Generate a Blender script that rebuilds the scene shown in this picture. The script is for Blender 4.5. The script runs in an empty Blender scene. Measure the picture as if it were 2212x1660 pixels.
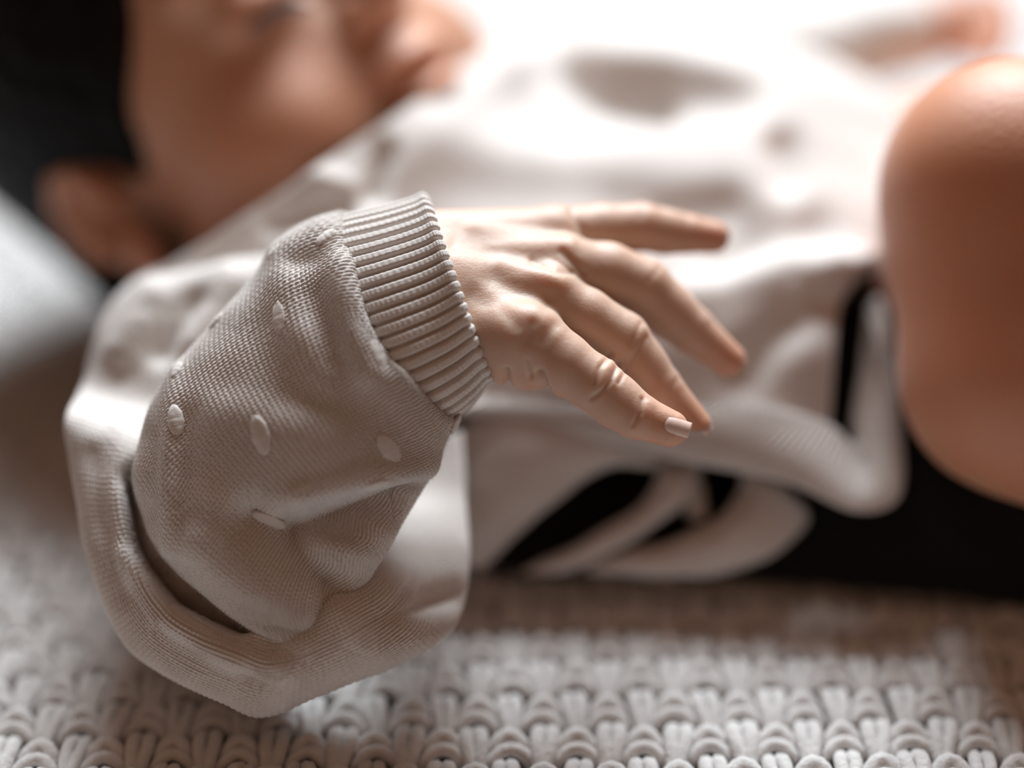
import bpy, math, random
import numpy as np
from mathutils import Vector
random.seed(7); rng = np.random.default_rng(7)
scn = bpy.context.scene
S = 0.01                                    # all modelling below is in centimetres

# ------------------------------------------------------------------ camera, light, exposure
F = 4694.0                                  # focal length in pixels of the 2212 x 1660 frame
PITCH = math.radians(30)
D0 = 47.0                                   # focus distance (cm)
FWD = np.array([0, math.cos(PITCH), -math.sin(PITCH)])
UP = np.array([0, math.sin(PITCH), math.cos(PITCH)])
RT = np.array([1.0, 0, 0])
CAM = np.array([0, 0, 7.0]) - FWD * D0
cd = bpy.data.cameras.new('camera'); cam = bpy.data.objects.new('camera', cd)
scn.collection.objects.link(cam); scn.camera = cam
cam.location = Vector(CAM * S); cam.rotation_euler = (math.pi / 2 - PITCH, 0, 0)
cd.sensor_width = 36; cd.lens = 36 * F / 2212; cd.clip_start = 0.01
cd.dof.use_dof = True; cd.dof.focus_distance = (D0 - .40) * S
cd.dof.aperture_fstop = cd.lens / 41.0      # 41 mm entrance pupil

w = bpy.data.worlds.new('world'); scn.world = w; w.use_nodes = True
w.node_tree.nodes['Background'].inputs[0].default_value = (0.41, 0.232, 0.148, 1)
w.node_tree.nodes['Background'].inputs[1].default_value = 0.43

def area(name, loc, target, size, energy, col):
    l = bpy.data.lights.new(name, 'AREA'); l.shape = 'RECTANGLE'; l.size, l.size_y = size
    l.energy = energy; l.color = col
    o = bpy.data.objects.new(name, l); scn.collection.objects.link(o)
    o.location = loc
    o.rotation_euler = (Vector(target) - Vector(loc)).to_track_quat('-Z', 'Y').to_euler()
    return o
area('window_light', (0.13, 1.12, 1.36), (0, 0.06, 0.05), (1.1, 0.75), 78.0, (0.87, 0.945, 1.0))

scn.view_settings.view_transform = 'Standard'; scn.view_settings.look = 'None'
scn.view_settings.exposure = 0.0; scn.view_settings.gamma = 1.0
scn.view_settings.use_curve_mapping = False
scn.cycles.use_denoising = True

# ------------------------------------------------------------------ helpers
def W(u, v, d):
    """photo direction (u, v) at distance D0 + d along the view axis -> world point in cm"""
    D = D0 + np.asarray(d, float)
    u = np.asarray(u, float); v = np.asarray(v, float)
    return (CAM + FWD * D[..., None] + RT * ((u - 1106) / F * D)[..., None]
            + UP * ((830 - v) / F * D)[..., None])
def PX(P):
    q = P - CAM; D = q @ FWD
    return 1106 + (q @ RT) / D * F, 830 - (q @ UP) / D * F, D
def rad(r, d): return r * (D0 + d) / F

def catmull(K, n):
    """K (m,...) -> n samples of a Catmull-Rom spline through K"""
    K = np.asarray(K, float); m = len(K)
    t = np.linspace(0, m - 1, n) if np.isscalar(n) else np.asarray(n) * (m - 1)
    i = np.clip(np.floor(t).astype(int), 0, m - 2); f = t - i
    f = f.reshape((-1,) + (1,) * (K.ndim - 1))
    pad = np.concatenate([2 * K[:1] - K[1:2], K, 2 * K[-1:] - K[-2:-1]])
    p0, p1, p2, p3 = pad[i], pad[i + 1], pad[i + 2], pad[i + 3]
    return 0.5 * (2 * p1 + (p2 - p0) * f + (2 * p0 - 5 * p1 + 4 * p2 - p3) * f**2 + (3 * p1 - p0 - 3 * p2 + p3) * f**3)

def mesh_obj(name, V, Q, mat, parent=None, uv=None, smooth=True, attr=None):
    me = bpy.data.meshes.new(name)
    me.from_pydata((np.asarray(V) * S).tolist(), [], [tuple(f) for f in (Q.tolist() if hasattr(Q, 'tolist') else Q)])
    if smooth: me.polygons.foreach_set('use_smooth', np.ones(len(me.polygons), bool))
    if uv is not None:
        lay = me.uv_layers.new(name='UVMap')
        li = np.empty(len(me.loops), np.int32); me.loops.foreach_get('vertex_index', li)
        lay.data.foreach_set('uv', np.asarray(uv, np.float32)[li].ravel())
    if attr is not None:
        for k, a in attr.items():
            at = me.attributes.new(k, 'FLOAT', 'POINT'); at.data.foreach_set('value', np.asarray(a, np.float32))
    me.update()
    o = bpy.data.objects.new(name, me); scn.collection.objects.link(o)
    if mat: me.materials.append(mat)
    if parent: o.parent = parent
    return o

def grid_quads(n, m, wrap=False):
    i = np.arange(n - 1)[:, None]; j = np.arange(m if wrap else m - 1)[None]
    j2 = (j + 1) % m
    a = i * m + j; b = i * m + j2; c = (i + 1) * m + j2; d = (i + 1) * m + j
    return np.stack([a, b, c, d], -1).reshape(-1, 4)

def grid_normals(P, wrap):
    if wrap: dv = np.roll(P, -1, 1) - np.roll(P, 1, 1)
    else: dv = np.gradient(P, axis=1)
    du = np.gradient(P, axis=0)
    n = np.cross(dv, du)
    return n / (np.linalg.norm(n, axis=-1, keepdims=True) + 1e-9)

def relax(P, it=3):
    for _ in range(it):
        P = (P + np.roll(P, 1, 1) + np.roll(P, -1, 1) + np.roll(P, 2, 1) + np.roll(P, -2, 1)) / 5
        Q = P.copy(); Q[2:-2] = (P[2:-2] + P[1:-3] + P[3:-1] + P[:-4] + P[4:]) / 5; P = Q
    return P
def polydist(u, v, line):
    best = np.full(u.shape, 1e9)
    for (a, b), (c, e) in zip(line[:-1], line[1:]):
        dx, dy = c - a, e - b; L = dx * dx + dy * dy
        t = np.clip(((u - a) * dx + (v - b) * dy) / L, 0, 1)
        best = np.minimum(best, np.hypot(u - a - t * dx, v - b - t * dy))
    return best

def folds(P, N, lines, front_only=True):
    """raise / sink cloth or skin along fold lines (cm amplitude, half width in photo px)"""
    u, v, D = PX(P)
    face = np.clip(-(N @ FWD) * 2.5 + 0.2, 0, 1) if front_only else 1.0
    h = np.zeros(u.shape)
    for amp, wd, line in lines:
        h += amp * np.exp(-(polydist(u, v, line) / wd)**2)
    return P + N * (h * face)[..., None]

_ph = rng.uniform(0, 6.28, (3, 24)); _dr = rng.normal(size=(3, 24, 3))
_dr /= np.linalg.norm(_dr, axis=-1, keepdims=True)
def wob(P, freq, k=0):
    """smooth pseudo-noise in about -1..1"""
    h = 0
    for i in range(8):
        h = h + np.sin(P @ (_dr[k, i] * freq * (0.7 + 0.12 * i)) + _ph[k, i])
    return h / 4.0

# ------------------------------------------------------------------ materials
def new_mat(name):
    m = bpy.data.materials.new(name); m.use_nodes = True
    nt = m.node_tree; return m, nt, nt.nodes['Principled BSDF']
def node(nt, t, **kw):
    n = nt.nodes.new(t)
    for k, v in kw.items():
        if k in n.inputs: n.inputs[k].default_value = v
        else: setattr(n, k, v)
    return n
def fabric(name, col, var=0.06, noise=900, bump=0.25, dist=0.0004, sheen=0.25):
    m, nt, b = new_mat(name)
    tc = node(nt, 'ShaderNodeTexCoord')
    n1 = node(nt, 'ShaderNodeTexNoise', Scale=noise, Detail=4.0, Roughness=0.7)
    n2 = node(nt, 'ShaderNodeTexNoise', Scale=70.0, Detail=3.0)
    nt.links.new(tc.outputs['Object'], n1.inputs['Vector']); nt.links.new(tc.outputs['Object'], n2.inputs['Vector'])
    mx = node(nt, 'ShaderNodeMix', data_type='RGBA')
    c1 = [c * (1 - var) for c in col] + [1]; c2 = [min(1, c * (1 + var)) for c in col] + [1]
    mx.inputs[6].default_value = c1; mx.inputs[7].default_value = c2
    ad = node(nt, 'ShaderNodeMath', operation='ADD'); nt.links.new(n1.outputs['Fac'], ad.inputs[0]); nt.links.new(n2.outputs['Fac'], ad.inputs[1])
    rm = node(nt, 'ShaderNodeMapRange'); rm.inputs[1].default_value = 0.7; rm.inputs[2].default_value = 1.3
    nt.links.new(ad.outputs[0], rm.inputs[0]); nt.links.new(rm.outputs[0], mx.inputs[0])
    nt.links.new(mx.outputs[2], b.inputs['Base Color'])
    bp = node(nt, 'ShaderNodeBump', Strength=bump, Distance=dist)
    nt.links.new(n1.outputs['Fac'], bp.inputs['Height']); nt.links.new(bp.outputs[0], b.inputs['Normal'])
    b.inputs['Roughness'].default_value = 0.95; b.inputs['Specular IOR Level'].default_value = 0.1
    b.inputs['Sheen Weight'].default_value = sheen; b.inputs['Sheen Roughness'].default_value = 0.5
    return m
def skin_mat():
    m, nt, b = new_mat('skin')
    tc = node(nt, 'ShaderNodeTexCoord')
    n2 = node(nt, 'ShaderNodeTexNoise', Scale=60.0, Detail=3.0)
    vo = node(nt, 'ShaderNodeTexVoronoi', feature='DISTANCE_TO_EDGE', Scale=1350.0)
    n3 = node(nt, 'ShaderNodeTexNoise', Scale=500.0, Detail=3.0)
    mp = node(nt, 'ShaderNodeMapping'); mp.inputs['Rotation'].default_value = (0.3, 0.9, 0.2); mp.inputs['Scale'].default_value = (0.6, 1, 1)
    ofs = node(nt, 'ShaderNodeMix', data_type='VECTOR'); ofs.inputs[0].default_value = 0.0012
    nt.links.new(tc.outputs['Object'], mp.inputs[0])
    nt.links.new(mp.outputs[0], ofs.inputs[4]); nt.links.new(n3.outputs['Color'], ofs.inputs[5])
    for n in (n2, n3): nt.links.new(tc.outputs['Object'], n.inputs['Vector'])
    nt.links.new(ofs.outputs[1], vo.inputs['Vector'])
    at = node(nt, 'ShaderNodeAttribute', attribute_name='ruddy_shade')
    mx = node(nt, 'ShaderNodeMix', data_type='RGBA')
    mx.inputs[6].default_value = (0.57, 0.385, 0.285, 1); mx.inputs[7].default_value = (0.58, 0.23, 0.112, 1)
    ad = node(nt, 'ShaderNodeMath', operation='MULTIPLY_ADD'); ad.inputs[1].default_value = 0.35; 
    sub = node(nt, 'ShaderNodeMath', operation='SUBTRACT'); sub.inputs[1].default_value = 0.175
    nt.links.new(n2.outputs['Fac'], ad.inputs[0]); nt.links.new(at.outputs['Fac'], ad.inputs[2])
    nt.links.new(ad.outputs[0], sub.inputs[0]); nt.links.new(sub.outputs[0], mx.inputs[0])
    nt.links.new(mx.outputs[2], b.inputs['Base Color'])
    sm = node(nt, 'ShaderNodeMapRange'); sm.inputs[2].default_value = 0.18
    nt.links.new(vo.outputs['Distance'], sm.inputs[0])
    b1 = node(nt, 'ShaderNodeBump', Strength=0.14, Distance=0.0002); nt.links.new(sm.outputs[0], b1.inputs['Height'])
    b2 = node(nt, 'ShaderNodeBump', Strength=0.25, Distance=0.0004); nt.links.new(n3.outputs['Fac'], b2.inputs['Height'])
    nt.links.new(b1.outputs[0], b2.inputs['Normal']); nt.links.new(b2.outputs[0], b.inputs['Normal'])
    b.inputs['Roughness'].default_value = 0.52; b.inputs['Specular IOR Level'].default_value = 0.6
    b.inputs['Sheen Weight'].default_value = 0.25; b.inputs['Sheen Roughness'].default_value = 0.35
    b.inputs['Subsurface Weight'].default_value = 0.7; b.inputs['Subsurface Scale'].default_value = 0.0055
    b.inputs['Subsurface Radius'].default_value = (1.0, 0.38, 0.2)
    return m
def plain(name, col, rough=0.6, spec=0.4):
    m, nt, b = new_mat(name)
    n = node(nt, 'ShaderNodeTexNoise', Scale=300.0); tc = node(nt, 'ShaderNodeTexCoord'); nt.links.new(tc.outputs['Object'], n.inputs['Vector'])
    mx = node(nt, 'ShaderNodeMix', data_type='RGBA'); mx.inputs[6].default_value = [c * .9 for c in col] + [1]; mx.inputs[7].default_value = [min(1, c * 1.1) for c in col] + [1]
    nt.links.new(n.outputs['Fac'], mx.inputs[0]); nt.links.new(mx.outputs[2], b.inputs['Base Color'])
    b.inputs['Roughness'].default_value = rough; b.inputs['Specular IOR Level'].default_value = spec
    return m
M_SKIN = skin_mat()
M_KNIT = fabric('oatmeal_knit', (0.66, 0.61, 0.575), var=0.07, noise=1100, bump=0.35)
M_BLANKET = fabric('grey_yarn', (0.70, 0.68, 0.665), var=0.10, noise=520, bump=0.7, dist=0.0009, sheen=0.15)
M_UNDER = fabric('undershirt_cotton', (0.60, 0.54, 0.50), noise=1500, bump=0.1)
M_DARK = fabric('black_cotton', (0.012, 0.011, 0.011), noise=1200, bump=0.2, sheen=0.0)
M_HAIR = plain('black_hair', (0.004, 0.0035, 0.0035), 0.6, 0.12)
M_NAIL = plain('nail', (0.74, 0.54, 0.46), 0.25, 0.5)
M_SHADE_SHEET = fabric('shade_dark_sheet', (0.10, 0.09, 0.085), noise=800, bump=0.1)  # dark colour puts the shade of the blanket's stitch gaps into the sheet

def tag(o, label, cat=None, group=None, kind=None):
    if label: o['label'] = label
    if cat: o['category'] = cat
    if group: o['group'] = group
    if kind: o['kind'] = kind
    return o

# ------------------------------------------------------------------ bed and knitted blanket
V = []; n, m = 2, 2
V = np.array([[-110, -45, -1.3], [110, -45, -1.3], [110, 130, -1.3], [-110, 130, -1.3],
              [-110, -45, -16], [110, -45, -16], [110, 130, -16], [-110, 130, -16]], float)
bed = mesh_obj('floor', V, [(0, 1, 2, 3), (7, 6, 5, 4), (0, 4, 5, 1), (1, 5, 6, 2), (2, 6, 7, 3), (3, 7, 4, 0)], M_SHADE_SHEET, smooth=False)
tag(bed, 'bed surface under the knitted blanket, coloured dark as shade between the stitches', kind='structure')

CW, CH = 0.74, 1.14                          # stitch width and row height
def tube(path, r, k):
    path = np.asarray(path, float); n = len(path)
    t = np.gradient(path, axis=0); t /= np.linalg.norm(t, axis=1, keepdims=True)
    up = np.array([0, 0, 1.0]); side = np.cross(t, up); side /= np.linalg.norm(side, axis=1, keepdims=True) + 1e-9
    nn = np.cross(side, t)
    a = np.linspace(0, 2 * np.pi, k, endpoint=False)
    r = np.broadcast_to(np.asarray(r, float), (n,))[:, None, None]
    P = path[:, None] + r * (np.cos(a)[None, :, None] * side[:, None] + np.sin(a)[None, :, None] * nn[:, None])
    return P.reshape(-1, 3), grid_quads(n, k, True)
def join(parts):
    Vs, Qs, o = [], [], 0
    for v, q in parts: Vs.append(v); Qs.append(q + o); o += len(v)
    return np.concatenate(Vs), np.concatenate(Qs)
def stitch_units(k, n):
    # knit stitch: two plump legs that pinch together below; purl stitch: a dome and a second arch under it
    knit = []
    for sx in (-1, 1):
        P = catmull([[sx * .06, .86, -.36], [sx * .12, .79, -.08], [sx * .165, .60, .06], [sx * .17, .30, .09], [sx * .12, -.08, .03], [sx * .08, -.40, -.10], [sx * .07, -.70, -.34]], n)
        knit.append(tube(P, .18 - .03 * np.linspace(0, 1, n)**1.5, k))
    purl = []
    for pts, r in (([[-.36, .05, -.34], [-.32, .16, -.10], [-.20, .38, .03], [0, .50, .08], [.20, .38, .03], [.32, .16, -.10], [.36, .05, -.34]], .18),
                   ([[-.50, -.30, -.40], [-.42, -.19, -.15], [-.24, .0, -.01], [0, .08, .04], [.24, .0, -.01], [.42, -.19, -.15], [.50, -.30, -.40]], .15)):
        purl.append(tube(catmull(pts, n), r + .012 * np.sin(np.linspace(0, np.pi, n)), k))
    return join(knit), join(purl)
def blanket_lay(X, Y):
    return 0.10 * np.sin(X * .35 + 1) * np.sin(Y * .3) - 0.52 + 0.25 * np.exp(-((X + 17) / 5)**2) * np.cos(Y * .45 + X * .3)
def blanket():
    Vs, Qs, off = [], [], 0
    hi = stitch_units(8, 11); lo = stitch_units(5, 6)
    for j in range(-13, 44):
        for i in range(-66, 67):
            x, y = i * CW, j * CH
            far = y > 6 or abs(x) > 17 or y < -11
            if abs(x) > 15 + 0.55 * (y + 20) or (y < -11 and abs(x) > 22): continue
            v, q = (lo if far else hi)[(i + j) % 2]
            jit = 1 + .05 * rng.standard_normal()
            ang = .07 * rng.standard_normal()
            P = v * [jit, 1, jit]
            c, s_ = math.cos(ang), math.sin(ang)
            P = np.stack([P[:, 0] * c - P[:, 1] * s_, P[:, 0] * s_ + P[:, 1] * c, P[:, 2]], 1) + [x, y, 0]
            P[:, :2] += .02 * rng.standard_normal(2)
            # the whole knit lies slightly askew on the bed
            P[:, 1] += 0.35 * np.sin(P[:, 0] * .13 + .6); P[:, 0] += 0.02 * P[:, 1]
            P[:, 2] += blanket_lay(P[:, 0], P[:, 1])
            Vs.append(P); Qs.append(q + off); off += len(P)
    return np.concatenate(Vs), np.concatenate(Qs)
bv, bq = blanket()
bl = mesh_obj('knitted_blanket', bv, bq, M_BLANKET)
tag(bl, 'chunky grey knitted blanket in seed stitch spread under the baby', 'blanket')

# ------------------------------------------------------------------ the baby
root = bpy.data.objects.new('person', None); scn.collection.objects.link(root)
root.location = Vector(np.array([0, 11, 0]) * S)
tag(root, 'sleeping baby on its back in an oatmeal knit cardigan, hand raised', 'person')
ROOT = np.array([0, 11.0, 0])
def part(name, V, Q, mat, parent=root, **kw):
    # children of the root store positions relative to it
    return mesh_obj(name, np.asarray(V) - ROOT, Q, mat, parent, **kw)

# --- implicit surfaces
def smin(a, b, k):
    h = np.clip(0.5 + 0.5 * (b - a) / k, 0, 1)
    return b + (a - b) * h - k * h * (1 - h)
def cone(p, a, b, ra, rb):
    ab = b - a; t = np.clip(((p - a) @ ab) / (ab @ ab), 0, 1)
    return np.linalg.norm(p - a - t[:, None] * ab, axis=1) - (ra + (rb - ra) * t)
def ball(p, c, r): return np.linalg.norm(p - c, axis=1) - r
def ell(p, c, R, Mx=None):
    q = p - c
    if Mx is not None: q = q @ Mx.T
    k0 = np.linalg.norm(q / R, axis=1); k1 = np.linalg.norm(q / (np.asarray(R)**2), axis=1)
    return k0 * (k0 - 1) / (k1 + 1e-9)
def polygonize(f, lo, hi, h, newton=2):
    lo = np.asarray(lo, float); n = np.ceil((np.asarray(hi) - lo) / h).astype(int) + 1
    cs = 4                                             # coarse blocks first, fine samples near the surface only
    nc = n // cs + 2
    gc = np.stack(np.meshgrid(*[np.arange(k) for k in nc], indexing='ij'), -1).reshape(-1, 3)
    fc = f(lo + (gc * cs + (cs - 1) / 2) * h).reshape(nc)
    near = np.abs(fc) < cs * h * 1.9
    val = np.repeat(np.repeat(np.repeat(np.sign(fc) * 9, cs, 0), cs, 1), cs, 2).astype(np.float32)
    nr = np.repeat(np.repeat(np.repeat(near, cs, 0), cs, 1), cs, 2)
    idx = np.argwhere(nr)
    out = np.empty(len(idx), np.float32)
    for s in range(0, len(idx), 400000):
        out[s:s + 400000] = f(lo + idx[s:s + 400000] * h)
    val[nr] = out
    sg = val < 0
    nx, ny, nz = val.shape
    cell = np.zeros((nx - 1, ny - 1, nz - 1), np.int8)
    for a in (0, 1):
        for b in (0, 1):
            for c in (0, 1): cell += sg[a:nx - 1 + a, b:ny - 1 + b, c:nz - 1 + c]
    act = np.argwhere((cell > 0) & (cell < 8))
    vid = -np.ones(cell.shape, np.int64); vid[tuple(act.T)] = np.arange(len(act))
    acc = np.zeros((len(act), 3)); cnt = np.zeros(len(act))
    cor = [(a, b, c) for a in (0, 1) for b in (0, 1) for c in (0, 1)]
    cv = {k: val[act[:, 0] + k[0], act[:, 1] + k[1], act[:, 2] + k[2]] for k in cor}
    for k in cor:
        for ax in range(3):
            if k[ax]: continue
            k2 = list(k); k2[ax] = 1; k2 = tuple(k2)
            a, b = cv[k], cv[k2]; x = (a < 0) != (b < 0)
            t = np.where(x, a / np.where(x, a - b, 1), 0)
            p = np.tile(np.array(k, float), (len(act), 1)); p[:, ax] = t
            acc += p * x[:, None]; cnt += x
    P = lo + (act + acc / cnt[:, None]) * h
    quads = []
    for ax in range(3):
        o1, o2 = [(1, 2), (2, 0), (0, 1)][ax]
        sl = [slice(0, -1)] * 3; sl2 = [slice(0, -1)] * 3; sl2[ax] = slice(1, None)
        d = sg[tuple(sl)].astype(np.int8) - sg[:, :, :][tuple([slice(1, None) if q == ax else slice(0, -1) for q in range(3)])]
        e = np.argwhere(d != 0); e = e[(e[:, o1] > 0) & (e[:, o2] > 0)]
        sgn = d[tuple(e.T)]
        def at(da, db):
            q = e.copy(); q[:, o1] -= da; q[:, o2] -= db
            return vid[tuple(q.T)]
        q = np.stack([at(0, 0), at(1, 0), at(1, 1), at(0, 1)], 1)
        q[sgn < 0] = q[sgn < 0][:, ::-1]
        quads.append(q)
    Q = np.concatenate(quads); Q = Q[(Q >= 0).all(1)]
    N = np.zeros_like(P)
    for it in range(newton + 1):
        e = h * 0.5
        g = np.stack([f(P + np.eye(3)[k] * e) - f(P - np.eye(3)[k] * e) for k in range(3)], 1) / (2 * e)
        gl = np.linalg.norm(g, axis=1, keepdims=True) + 1e-6
        N = g / gl
        if it < newton: P = P - np.clip(f(P)[:, None] / gl, -h, h) * N
    # outward winding
    a, b, c = P[Q[:, 0]], P[Q[:, 1]], P[Q[:, 2]]
    fl = np.einsum('ij,ij->i', np.cross(b - a, c - a), N[Q[:, 0]]) < 0
    if fl.mean() > .5: Q = Q[:, ::-1]
    return P, N, Q

# --- right hand (towards the camera), fingers given as joints: photo direction, depth beyond focus, radius (px)
FINGERS = {
    'index':  [(1195, 508, 1.9, 60), (1300, 497, 2.3, 56), (1385, 491, 2.6, 52), (1480, 505, 2.9, 42), (1540, 512, 3.0, 36)],
    'middle': [(1215, 580, 1.2, 66), (1310, 590, 1.5, 66), (1388, 620, 1.7, 63), (1495, 714, 2.0, 50), (1574, 778, 2.1, 37)],
    'ring':   [(1175, 642, .5, 66), (1262, 684, .6, 62), (1343, 733, .7, 60), (1425, 838, .9, 49), (1500, 918, 1.0, 37)],
    'little': [(1130, 728, -.3, 78), (1213, 784, -.4, 64), (1284, 829, -.4, 60), (1374, 898, -.4, 50), (1447, 926, -.4, 40)],
    'thumb':  [(1090, 610, 2.4, 66), (1160, 625, 2.7, 54), (1235, 645, 2.9, 48), (1310, 685, 3.0, 36)],
}
def J(j): return W(j[0], j[1], j[2]), rad(j[3], j[2])
def hand_sdf(p):
    palm = None
    for a, b in [((930, 545, 1.3, 92), (1195, 512, 1.9, 64)), ((940, 610, .9, 110), (1215, 580, 1.2, 68)),
                 ((960, 660, .6, 110), (1175, 642, .5, 70)), ((985, 705, .5, 100), (1130, 728, -.2, 84)),
                 ((1050, 728, .7, 88), (1138, 758, .2, 82)), ((1000, 620, 1.6, 85), (1090, 610, 2.3, 74)),
                 ((1080, 620, 1.5, 90), (1170, 610, 1.5, 80)), ((780, 700, .9, 135), (950, 640, .9, 128))]:
        (A, ra), (B, rb) = J(a), J(b)
        d = cone(p, A, B, ra, rb)
        palm = d if palm is None else smin(palm, d, .30)
    fs = []
    for nm, js in FINGERS.items():
        g = None
        for i, (a, b) in enumerate(zip(js[:-1], js[1:])):
            (A, ra), (B, rb) = J(a), J(b)
            d = cone(p, A, B, ra, rb)
            g = d if g is None else smin(g, d, .10)
        # plump pads between the joints on the palm side
        for a, b, s in [(js[0], js[2], .92), (js[2], js[-2] if nm != 'thumb' else js[-1], .94)]:
            (A, ra), (B, rb) = J(a), J(b)
            c = (A + B) / 2 + FWD * .10 - UP * .05
            g = smin(g, ball(p, c, (ra + rb) / 2 * s), .25)
        fs.append(g)
    f = fs[0]
    for g in fs[1:]: f = smin(f, g, .035)
    return smin(palm, f, .26)
HV, HN, HQ = polygonize(hand_sdf, W(770, 560, 0) + [-.9, -3.5, -3.6], W(1600, 560, 0) + [.8, 4.6, 2.9], .042)
HAND_LINES = [
    # creases of the little finger
    (-.060, 5, [(1321, 764), (1296, 794), (1285, 832)]), (-.060, 5, [(1336, 786), (1318, 826), (1300, 846), (1278, 863)]),
    (-.035, 4, [(1352, 801), (1336, 828)]), (.03, 11, [(1331, 770), (1308, 800), (1297, 838)]), (.018, 10, [(1346, 795), (1326, 828)]),
    (-.055, 5, [(1388, 862), (1383, 892), (1368, 920)]), (.02, 12, [(1402, 874), (1396, 905)]),
    # ring finger
    (-.025, 6, [(1386, 698), (1362, 745)]), (-.03, 6, [(1396, 730), (1360, 788)]), (.016, 11, [(1391, 712), (1364, 765)]),
    (-.016, 7, [(1470, 815), (1440, 850)]),
    # middle and index joints
    (-.016, 8, [(1428, 575), (1400, 610)]), (-.016, 8, [(1545, 690), (1515, 725)]), (-.015, 8, [(1392, 430), (1385, 470)]), (-.015, 8, [(1490, 455), (1478, 500)]),
    # edge of the palm
    (-.05, 5, [(1138, 780), (1148, 812)]),
    # back of the hand: valleys and tendons
    (-.09, 24, [(1068, 600), (1120, 628), (1180, 652)]), (.06, 18, [(1085, 566), (1140, 580), (1215, 610)]),
    (-.07, 22, [(985, 525), (1080, 545), (1165, 562)]), (.05, 18, [(1020, 490), (1130, 508), (1230, 525)]),
    (-.05, 24, [(1025, 640), (1075, 668), (1115, 705)]), (.03, 18, [(1068, 672), (1105, 722)]),
    (.05, 26, [(1160, 668), (1205, 715)]), (-.05, 16, [(1195, 705), (1170, 735)]), (-.04, 12, [(1150, 700), (1140, 740)]),
    (-.05, 9, [(1215, 545), (1262, 590)]), (-.04, 7, [(1150, 560), (1200, 588), (1235, 590)]),
    (-.05, 10, [(1235, 455), (1262, 505)]),
]
HV = folds(HV, HN, HAND_LINES)
HV = folds(HV, HN, [(-.11, 7, [(1094, 802), (1100, 850)]), (-.16, 9, [(1166, 808), (1186, 860)]), (.06, 18, [(1132, 826), (1148, 834)]), (.04, 12, [(1070, 815), (1080, 826)])], False)
u_, v_, _ = PX(HV)
hr = np.zeros(len(HV))                                  # ruddier finger tips and palm, with warm underside shade put into the colour
for nm, js in FINGERS.items():
    c, r = J(js[-1]); hr = np.maximum(hr, .55 * np.exp(-(np.linalg.norm(HV - c, axis=1) / .8)**2))
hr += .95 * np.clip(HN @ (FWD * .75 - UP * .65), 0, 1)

# --- head frame: right / face / crown
def unit(a): return a / np.linalg.norm(a)
ps, ph, ro = math.radians(30), math.radians(40), math.radians(3)
ED = np.array([math.cos(ph) * math.cos(ps), -math.cos(ph) * math.sin(ps), -math.sin(ph)])
EF = np.array([math.sin(ph) * math.cos(ps), -math.sin(ph) * math.sin(ps), math.cos(ph)])
ER = np.cross(ED, EF)
EF, ER = EF * math.cos(ro) + ER * math.sin(ro), ER * math.cos(ro) - EF * math.sin(ro)
EU = -ED
HM = np.stack([ER, EF, EU])                              # world -> head rows
HS = 1.16
EAR = W(240, 487, 10.0)
HC = EAR - HS * (ER * 4.6 - EF * .5 - EU * .1)
def HP(r, f, u): return HC + (ER * r + EF * f + EU * u) * HS
def head_sdf(p):
    q = (p - HC) @ HM.T / HS                             # r, f, u
    I = np.eye(3)
    def E(c, R): return ell(q, np.array(c, float), np.array(R, float))
    d = E((0, -.2, 3.0), (4.7, 5.8, 5.0))
    d = smin(d, E((0, 2.0, -.6), (4.1, 3.7, 4.4)), .9)
    for s in (-1, 1):
        d = smin(d, E((s * 2.5, 2.9, -1.7), (1.9, 2.2, 2.0)), .8)
        d = smin(d, E((s * 1.95, 4.55, 1.05), (1.15, .95, .9)), .35)
        d = smin(d, E((s * 2.0, 4.7, 2.2), (1.5, .9, .6)), .6)
    d = smin(d, E((0, 4.0, -3.9), (1.5, 1.5, 1.2)), .8)
    d = smin(d, cone(q, np.array([0, 4.9, 1.2]), np.array([0, 6.15, -.35]), .55, .62), .5)
    for s in (-1, 1): d = smin(d, E((s * .62, 5.75, -.5), (.45, .5, .42)), .15)
    d = smin(d, E((0, 5.3, -1.9), (1.3, .75, .5)), .35)
    d = smin(d, E((0, 5.25, -2.75), (1.05, .65, .42)), .2)
    for s in (-1, 1):
        # ear: rim, bowl and lobe
        a = np.linspace(-.4, 4.6, 9)
        pts = np.stack([np.full(9, s * 4.75), -.65 - np.cos(a) * .78, .1 + 1.3 * np.sin(a)], 1)
        ear = E((s * 4.5, -.6, -.1), (.35, .8, 1.2))
        for i in range(8): ear = smin(ear, cone(q, pts[i], pts[i + 1], .26, .26), .12)
        ear = smin(ear, E((s * 4.65, -.3, -1.25), (.32, .45, .42)), .2)
        ear = np.maximum(ear, -E((s * 5.05, -.40, -.1), (.75, .55, .85)))
        d = smin(d, ear, .2)
        d = np.maximum(d, -E((s * 4.95, -.25, -.2), (1.0, .50, .62)))
        # closed eyelid slit, nostril and mouth line
        d = d + .16 * np.exp(-((q[:, 2] - .72 + .10 * (q[:, 0] * s - 1.95)**2) / .10)**2) * np.exp(-((q[:, 0] * s - 1.95) / .95)**4) * (q[:, 1] > 3)
    d = d + .14 * np.exp(-((q[:, 2] + 2.32) / .12)**2) * np.exp(-(q[:, 0] / 1.25)**4) * (q[:, 1] > 4)
    for s in (-1, 1): d = np.maximum(d, -ball(q, np.array([s * .33, 6.0, -.98]), .2))
    return d * HS
def pt(u, v, d): return W(u, v, d)
SH_R, SH_L = pt(460, 720, 8.0), pt(900, 260, 18.5)
CHEST = pt(860, 410, 15.5); BELLY = pt(1450, 420, 14.8); PELV = pt(1800, 560, 12.0)
KNEE = pt(2186, 412, 3.6); SHIN = pt(2225, 800, 3.4); FOOT = pt(2640, 1130, 2.5); HIP_R = pt(2120, 720, 9.5)
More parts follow.
